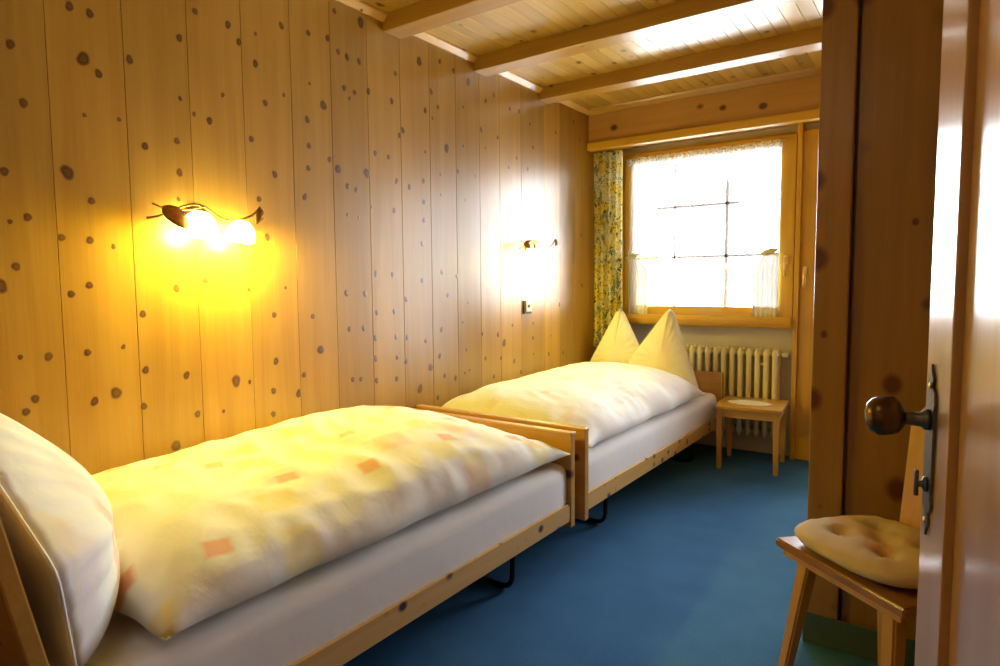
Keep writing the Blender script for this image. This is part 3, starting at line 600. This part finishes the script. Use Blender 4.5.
# ------------------------------------------------------------------ wall lamps
def leaf(bm, base, tip, w, up, n=12):
    """cupped pointed leaf with thickness from base to tip"""
    base, tip, up = map(Vector, (base, tip, up)); d = tip-base; s = d.cross(up).normalized(); up = s.cross(d).normalized()
    t = bmesh.new(); rows = []
    for i in range(n+1):
        a = i/n; ww = w*math.sin(math.pi*a**.75)**.8*.5+.0008
        rows.append([t.verts.new(base+d*a+s*ww*q+up*(.35*w*math.sin(math.pi*a)-.35*ww*q*q)) for q in (-1, -.6, -.2, .2, .6, 1)])
    for A, B in zip(rows, rows[1:]):
        for k in range(5): t.faces.new((A[k], A[k+1], B[k+1], B[k]))
    bmesh.ops.solidify(t, geom=t.faces[:], thickness=.002); join(bm, t)
def wall_lamp(y0, z0, k, label, power, variant):
    """twisting branch with metal leaves and two opal glass cups; y0,z0 = left end of the branch"""
    w = empty('wall_lamp', (.0, y0+.2*k, z0), label, 'wall lamp', 'wall lamps over the beds')
    def p(y, z, x=.06): return Vector((x, y0+y*k, z0+z*k))
    bm = bmesh.new(); tube(bm, [(.0, *p(.2, .0)[1:]), (.012, *p(.2, .0)[1:]), (.018, *p(.2, .0)[1:])], [.045, .045, .03], 24); tube(bm, [(.012, *p(.2, .0)[1:]), (.06, *p(.2, .015)[1:])], .006)
    obj('wall_plate', bm, M['dkbrass'], w, True)
    bm = bmesh.new()
    tube(bm, rnd([p(.0, -.02), p(.05, -.01), p(.12, .03), p(.19, .045), p(.26, .0), p(.31, -.012), p(.40, .02), p(.43, .055)], .035), .0042)
    tube(bm, rnd([p(.02, .03), p(.06, .015), p(.14, .018), p(.2, .035, .07)], .02), .0032)
    obj('branch', bm, M['dkbrass'], w, True)
    bm = bmesh.new()
    if variant == 0:
        leaf(bm, p(.045, .022, .075), p(.135, -.055, .085), .066*k, (1, 0, .3)); obj('leaf', bm, M['dkbrass'], w, True)
        bm = bmesh.new(); leaf(bm, p(.43, .05, .07), p(.395, -.015, .08), .035*k, (1, 0, .3)); obj('leaf', bm, M['dkbrass'], w, True)
    else:
        leaf(bm, p(.03, .01, .075), p(.10, -.015, .09), .045*k, (1, 0, .3)); obj('leaf', bm, M['dkbrass'], w, True)
        bm = bmesh.new(); leaf(bm, p(.13, .02, .08), p(.165, -.06, .085), .05*k, (1, 0, .3)); obj('leaf', bm, M['dkbrass'], w, True)
        bm = bmesh.new(); leaf(bm, p(.43, .06, .07), p(.40, .01, .08), .035*k, (1, 0, .3)); obj('leaf', bm, M['dkbrass'], w, True)
    for (cy, cz, r) in ((.175, -.030, .060), (.335, -.045, .052)):
        q = p(cy, cz, .075); bm = bmesh.new(); r *= k
        prof = [(.004, r*.75), (r*.45, r*.70), (r*.8, r*.35), (r, -.1*r), (r*1.05, -r*.6), (r*1.0, -r*.62), (r*.93, -.1*r), (r*.7, r*.3), (.004, r*.6)]
        lathe(bm, prof, Matrix.Translation(q) @ Matrix.Rotation(.35, 4, 'Y'), 24); obj('glass_shade', bm, M['shade'], w, True)
        l = bpy.data.lights.new('bulb', 'POINT'); l.energy = power; l.color = LAMPC; l.shadow_soft_size = .02
        o = bpy.data.objects.new('bulb', l); COL.objects.link(o); o.parent = w; o.matrix_parent_inverse = w.matrix_basis.inverted(); o.location = q+Vector((.006, 0, -r*.75))
    return w
wall_lamp(1.045, 1.425, .98, 'lit wall lamp of bronze leaves glowing yellow above the near bed', 19.5, 0)
wall_lamp(3.245, 1.415, 1.0, 'lit wall lamp with bronze leaves in the bright patch near the window', 7, 1)
# light switch on the wall
sw = empty('wall_switch', (0, 3.42, 1.03), 'small white switch plate with its shadow built as a dark edge on the wall beneath the farther lamp', 'switch')
obj('shadow_plate', bx(.0008, .012, 3.375, 3.462, .990, 1.075, .002), M['dark'], sw)  # dark rim left of and below the cover stands in for its shadow
obj('cover', bx(.012, .018, 3.392, 3.458, 1.004, 1.071, .003), M['white'], sw)
obj('rocker', bx(.018, .023, 3.405, 3.43, 1.03, 1.05, .002), M['dark'], sw)

# ------------------------------------------------------------------ built-in wardrobe (end panel towards the camera)
wd = empty('wardrobe', (2.16, 2.54, 0), 'ceiling-high knotty pine wardrobe, its end panel behind the chair', 'wardrobe')
obj('corner_post', bx(1.860, 1.958, 2.215, 2.30, .0, H-.002, .005), M['ward'], wd)
obj('end_panel', bx(1.966, X1-.004, 2.232, 2.255, .0, H-.002, .002), M['ward'], wd)
obj('carcass', bx(1.895, X1-.004, 2.257, 2.85, .0, H-.002, .002), M['ward'], wd)
obj('door', bx(1.864, 1.893, 2.302, 2.845, .11, H-.08, .003), M['ward'], wd)
for zz in (2.28, 2.11, 1.07, .35):
    bm = bmesh.new(); tube(bm, [(1.857, 2.290, zz-.025), (1.857, 2.290, zz-.02), (1.857, 2.290, zz+.02), (1.857, 2.290, zz+.025)], [.003, .006, .006, .003]); obj('hinge', bm, M['iron'], wd, True)
obj('plinth', bx(1.858, X1-.004, 2.208, 2.2148, .0, .10, .002), M['carpet_green'], wd)

# ------------------------------------------------------------------ chair with cushion
ch = empty('chair', (2.12, 1.9, 0), 'wooden farmhouse chair with splayed legs and plank back beside the wardrobe', 'chair')
A = Vector((1.828, 1.898)); u = Vector((.771, -.637)); v_ = Vector((.637, .771)); Wd, Dp = .425, .365
CM = Matrix(((u.x, v_.x, 0, A.x), (u.y, v_.y, 0, A.y), (0, 0, 1, 0), (0, 0, 0, 1)))   # chair space: x along the front edge, y back, z up
def cobj(name, bm, m, par, smooth=False):
    bm.transform(CM); return obj(name, bm, m, par, smooth)
bm = bmesh.new(); prism(bm, [(0, 0), (Wd, 0), (Wd-.03, Dp), (.03, Dp)], 2, .425, .45, .005); cobj('seat', bm, M['seatw'], ch)
bm = bmesh.new(); box(bm, .045, .08, .03, Dp-.03, .403, .425, .003); box(bm, Wd-.08, Wd-.045, .03, Dp-.03, .403, .425, .003); box(bm, .02, Wd-.02, .012, .034, .405, .425, .003)
cobj('batten', bm, M['chair'], ch)
for (sx, sy) in ((.075, .055), (Wd-.075, .055), (.085, Dp-.055), (Wd-.085, Dp-.055)):
    ex = -.045 if sx < .2 else .045; ey = -.05 if sy < .2 else .06
    bm = bmesh.new(); n0 = [(sx+a*.021, sy+b*.021, .415) for a, b in ((-1, -1), (1, -1), (1, 1), (-1, 1))]; n1 = [(sx+ex+a*.015, sy+ey+b*.015, .0) for a, b in ((-1, -1), (1, -1), (1, 1), (-1, 1))]
    t0 = [bm.verts.new(p) for p in n0]; t1 = [bm.verts.new(p) for p in n1]; bm.faces.new(t0); bm.faces.new(t1[::-1])
    for k in range(4): bm.faces.new((t0[k], t0[(k+1) % 4], t1[(k+1) % 4], t1[k]))
    bmesh.ops.recalc_face_normals(bm, faces=bm.faces); bmesh.ops.bevel(bm, geom=bm.edges[:], offset=.005, segments=2, affect='EDGES'); cobj('leg', bm, M['chair'], ch)
bm = bmesh.new(); prism(bm, [(.105, .44), (Wd-.105, .44), (Wd-.075, .78), (Wd-.11, .83), (Wd/2+.03, .85), (Wd/2, .845), (Wd/2-.03, .85), (.11, .83), (.075, .78)], 1, 0, .02, .004)
for q in bm.verts: q.co.y += Dp-.045+(q.co.z-.44)*.20
cobj('backrest', bm, M['chair'], ch)
def cushion():
    bm = bmesh.new(); N, Mm = 48, 16; cx, cy, z0 = Wd/2-.005, .165, .451; a_, b_ = .200, .175
    btn = [(-.36, -.36), (.36, -.36), (-.36, .36), (.36, .36), (0, 0)]
    def pt(r, th, top):
        c, s = math.cos(th), math.sin(th); q = (abs(c)**3.2+abs(s)**3.2)**(-1/3.2)
        X, Y = r*q*c, r*q*s; h = .030*max(0, 1-r**2.6)**.5
        d = sum(math.exp(-((X-i)**2+(Y-j)**2)/.022) for i, j in btn); d2 = sum(math.exp(-((X-i)**2+(Y-j)**2)/.09) for i, j in btn)
        wr = .004*math.sin(th*22+4*noise.noise(Vector((X*2, Y*2, 3))))*r**3*(1-r**6)+.004*noise.noise(Vector((X*5, Y*5, 1)))
        z = z0+.034+ (h*1.15*(1-.22*d2)-.022*d+wr if top else -max(0, 1-r**4)**.5*.033)
        return (cx+a_*X, cy+b_*Y, z)
    rim = [bm.verts.new(pt(1, 2*math.pi*k/N, True)) for k in range(N)]
    for top in (True, False):
        prev = rim
        for q in range(1, Mm):
            r = (1-q/Mm)**.7; ring = [bm.verts.new(pt(r, 2*math.pi*k/N, top)) for k in range(N)]
            for k in range(N): bm.faces.new((prev[k], prev[(k+1) % N], ring[(k+1) % N], ring[k]))
            prev = ring
        ce = bm.verts.new(pt(0, 0, top))
        for k in range(N): bm.faces.new((prev[k], prev[(k+1) % N], ce))
    bmesh.ops.recalc_face_normals(bm, faces=bm.faces); return bm, cx, cy, z0, a_, b_, btn
bm, cx, cy, z0, a_, b_, btn = cushion()
bm.transform(CM); cu = tag(obj('seat_cushion', bm, M['cushion'], None, True), 'tufted yellowish seat cushion lying on the wooden chair', 'cushion')
for i, j in btn:
    b = bmesh.new(); lathe(b, [(.002, .0), (.008, .001), (.009, .004), (.006, .007), (.001, .008)], Matrix.Translation((cx+a_*i, cy+b_*j, z0+.036)), 14)
    b.transform(CM); obj('button', b, M['cushion'], cu, True)

# ------------------------------------------------------------------ room door standing ajar at the right, with iron plate and knob
ph = math.radians(11)
E0 = Vector((2.187, 1.150)); dd = Vector((math.sin(ph), -math.cos(ph))); nn = Vector((-math.cos(ph), -math.sin(ph)))
DM = Matrix(((dd.x, nn.x, 0, E0.x), (dd.y, nn.y, 0, E0.y), (0, 0, 1, 0), (0, 0, 0, 1)))   # door space: x from free edge to hinge, y out of the face, z up
rd_ = struct(bpy.data.objects.new('door_2', None)); COL.objects.link(rd_); rd_.location = (2.19, 1.15, 0)
def dobj(name, bm, m, par, smooth=False): bm.transform(DM); bmesh.ops.recalc_face_normals(bm, faces=bm.faces); return obj(name, bm, m, par, smooth)
DW, DT, ZT = .80, .042, 2.02
bm = bmesh.new(); box(bm, 0, .150, -DT, 0, .012, ZT, .003); box(bm, DW-.150, DW, -DT, 0, .012, ZT, .003); dobj('stile', bm, M['door'], rd_)
bm = bmesh.new()
for z0_, z1_ in ((.012, .16), (1.90, ZT)): box(bm, .151, DW-.151, -DT, 0, z0_, z1_, .003)
dobj('rail', bm, M['door'], rd_)
bm = bmesh.new(); box(bm, .144, DW-.144, -DT+.006, -.012, .15, 1.91, .002); dobj('panel', bm, M['door'], rd_)
hs = bmesh.new()       # iron plate: long shape with pointed finials
px, hz = .055, .98
out = [(-.002, .155), (.003, .140), (.010, .130), (.006, .118), (.018, .108), (.020, .09), (.018, .08), (.020, -.04), (.017, -.06), (.020, -.075), (.018, -.088), (.006, -.100), (.010, -.112), (.003, -.124), (-.002, -.140), (-.006, -.124), (-.012, -.112), (-.008, -.100), (-.020, -.088), (-.020, -.075), (-.018, -.06), (-.020, -.04), (-.018, .08), (-.020, .09), (-.018, .108), (-.008, .118), (-.012, .130), (-.006, .140)]
prism(hs, [(px+a*1.35, hz-.052+b*.86) for a, b in out], 1, .0003, .004, .0008)
hp = dobj('handle_plate', hs, M['iron'], rd_)
def along(z, y, x=0): return Matrix.Translation((px+x, y, z)) @ Matrix.Rotation(-math.pi/2, 4, 'X')
b = bmesh.new(); lathe(b, [(.0155, 0), (.0155, .006), (.011, .010), (.0095, .03), (.0105, .032), (.012, .035)], along(hz, .004), 20)
dobj('knob_neck', b, M['iron'], hp, True)
b = bmesh.new(); lathe(b, [(.010, .0), (.018, .004), (.025, .012), (.0255, .021), (.026, .030), (.0245, .039), (.019, .047), (.009, .051), (.001, .052)], along(hz+.002, .034) @ Matrix.Rotation(math.radians(-9), 4, 'X'), 28)
for q in b.verts: q.co.z = hz+(q.co.z-hz)*1.12+ .004
dobj('knob', b, M['bronze'], hp, True)
b = bmesh.new(); lathe(b, [(.011, 0), (.011, .004), (.005, .006), (.005, .014)], along(hz-.095, .004), 14)
t = bmesh.new(); box(t, px-.005, px+.005, .014, .020, hz-.113, hz-.075, .002); join(b, t); dobj('latch_turn', b, M['iron'], hp, True)
for zz in (hz+.050, hz-.148):
    b = bmesh.new(); lathe(b, [(.005, 0), (.005, .0015), (.001, .003)], along(zz, .004), 12); dobj('screw', b, M['brass'], hp, True)
# casing on the right wall where the door hangs
bm = bmesh.new(); box(bm, X1-.022, X1-.0, 1.22, 1.30, 0, 2.12, .004); box(bm, X1-.022, X1-.0, .25, .33, 0, 2.12, .004); box(bm, X1-.022, X1-.0, .331, 1.219, 2.05, 2.12, .004)
struct(obj('trim_30', bm, M['frame_v']))
# unseen fill lamp behind the camera, added to lift the shadows
cl = empty('fill_lamp', (1.5, -.35, H-.08), 'added round opal fill lamp overhead, unseen behind the camera', 'fill lamp')
bm = bmesh.new(); lathe(bm, [(.16, 0), (.16, -.02), (.145, -.022)], Matrix.Translation((1.5, -.15, H)), 32); obj('base_plate', bm, M['brass'], cl, True)
bm = bmesh.new(); lathe(bm, [(.145, -.022), (.14, -.05), (.10, -.08), (.04, -.092), (.002, -.094)], Matrix.Translation((1.5, -.15, H)), 32); obj('glass_shade', bm, emis('lit_fill_glass', (1, .84, .6), 2), cl, True)
l = bpy.data.lights.new('fill_bulb', 'POINT'); l.energy = 3.5; l.color = (1, .80, .52); l.shadow_soft_size = .12
o = bpy.data.objects.new('fill_bulb', l); COL.objects.link(o); o.location = (1.5, -.15, H-.24)
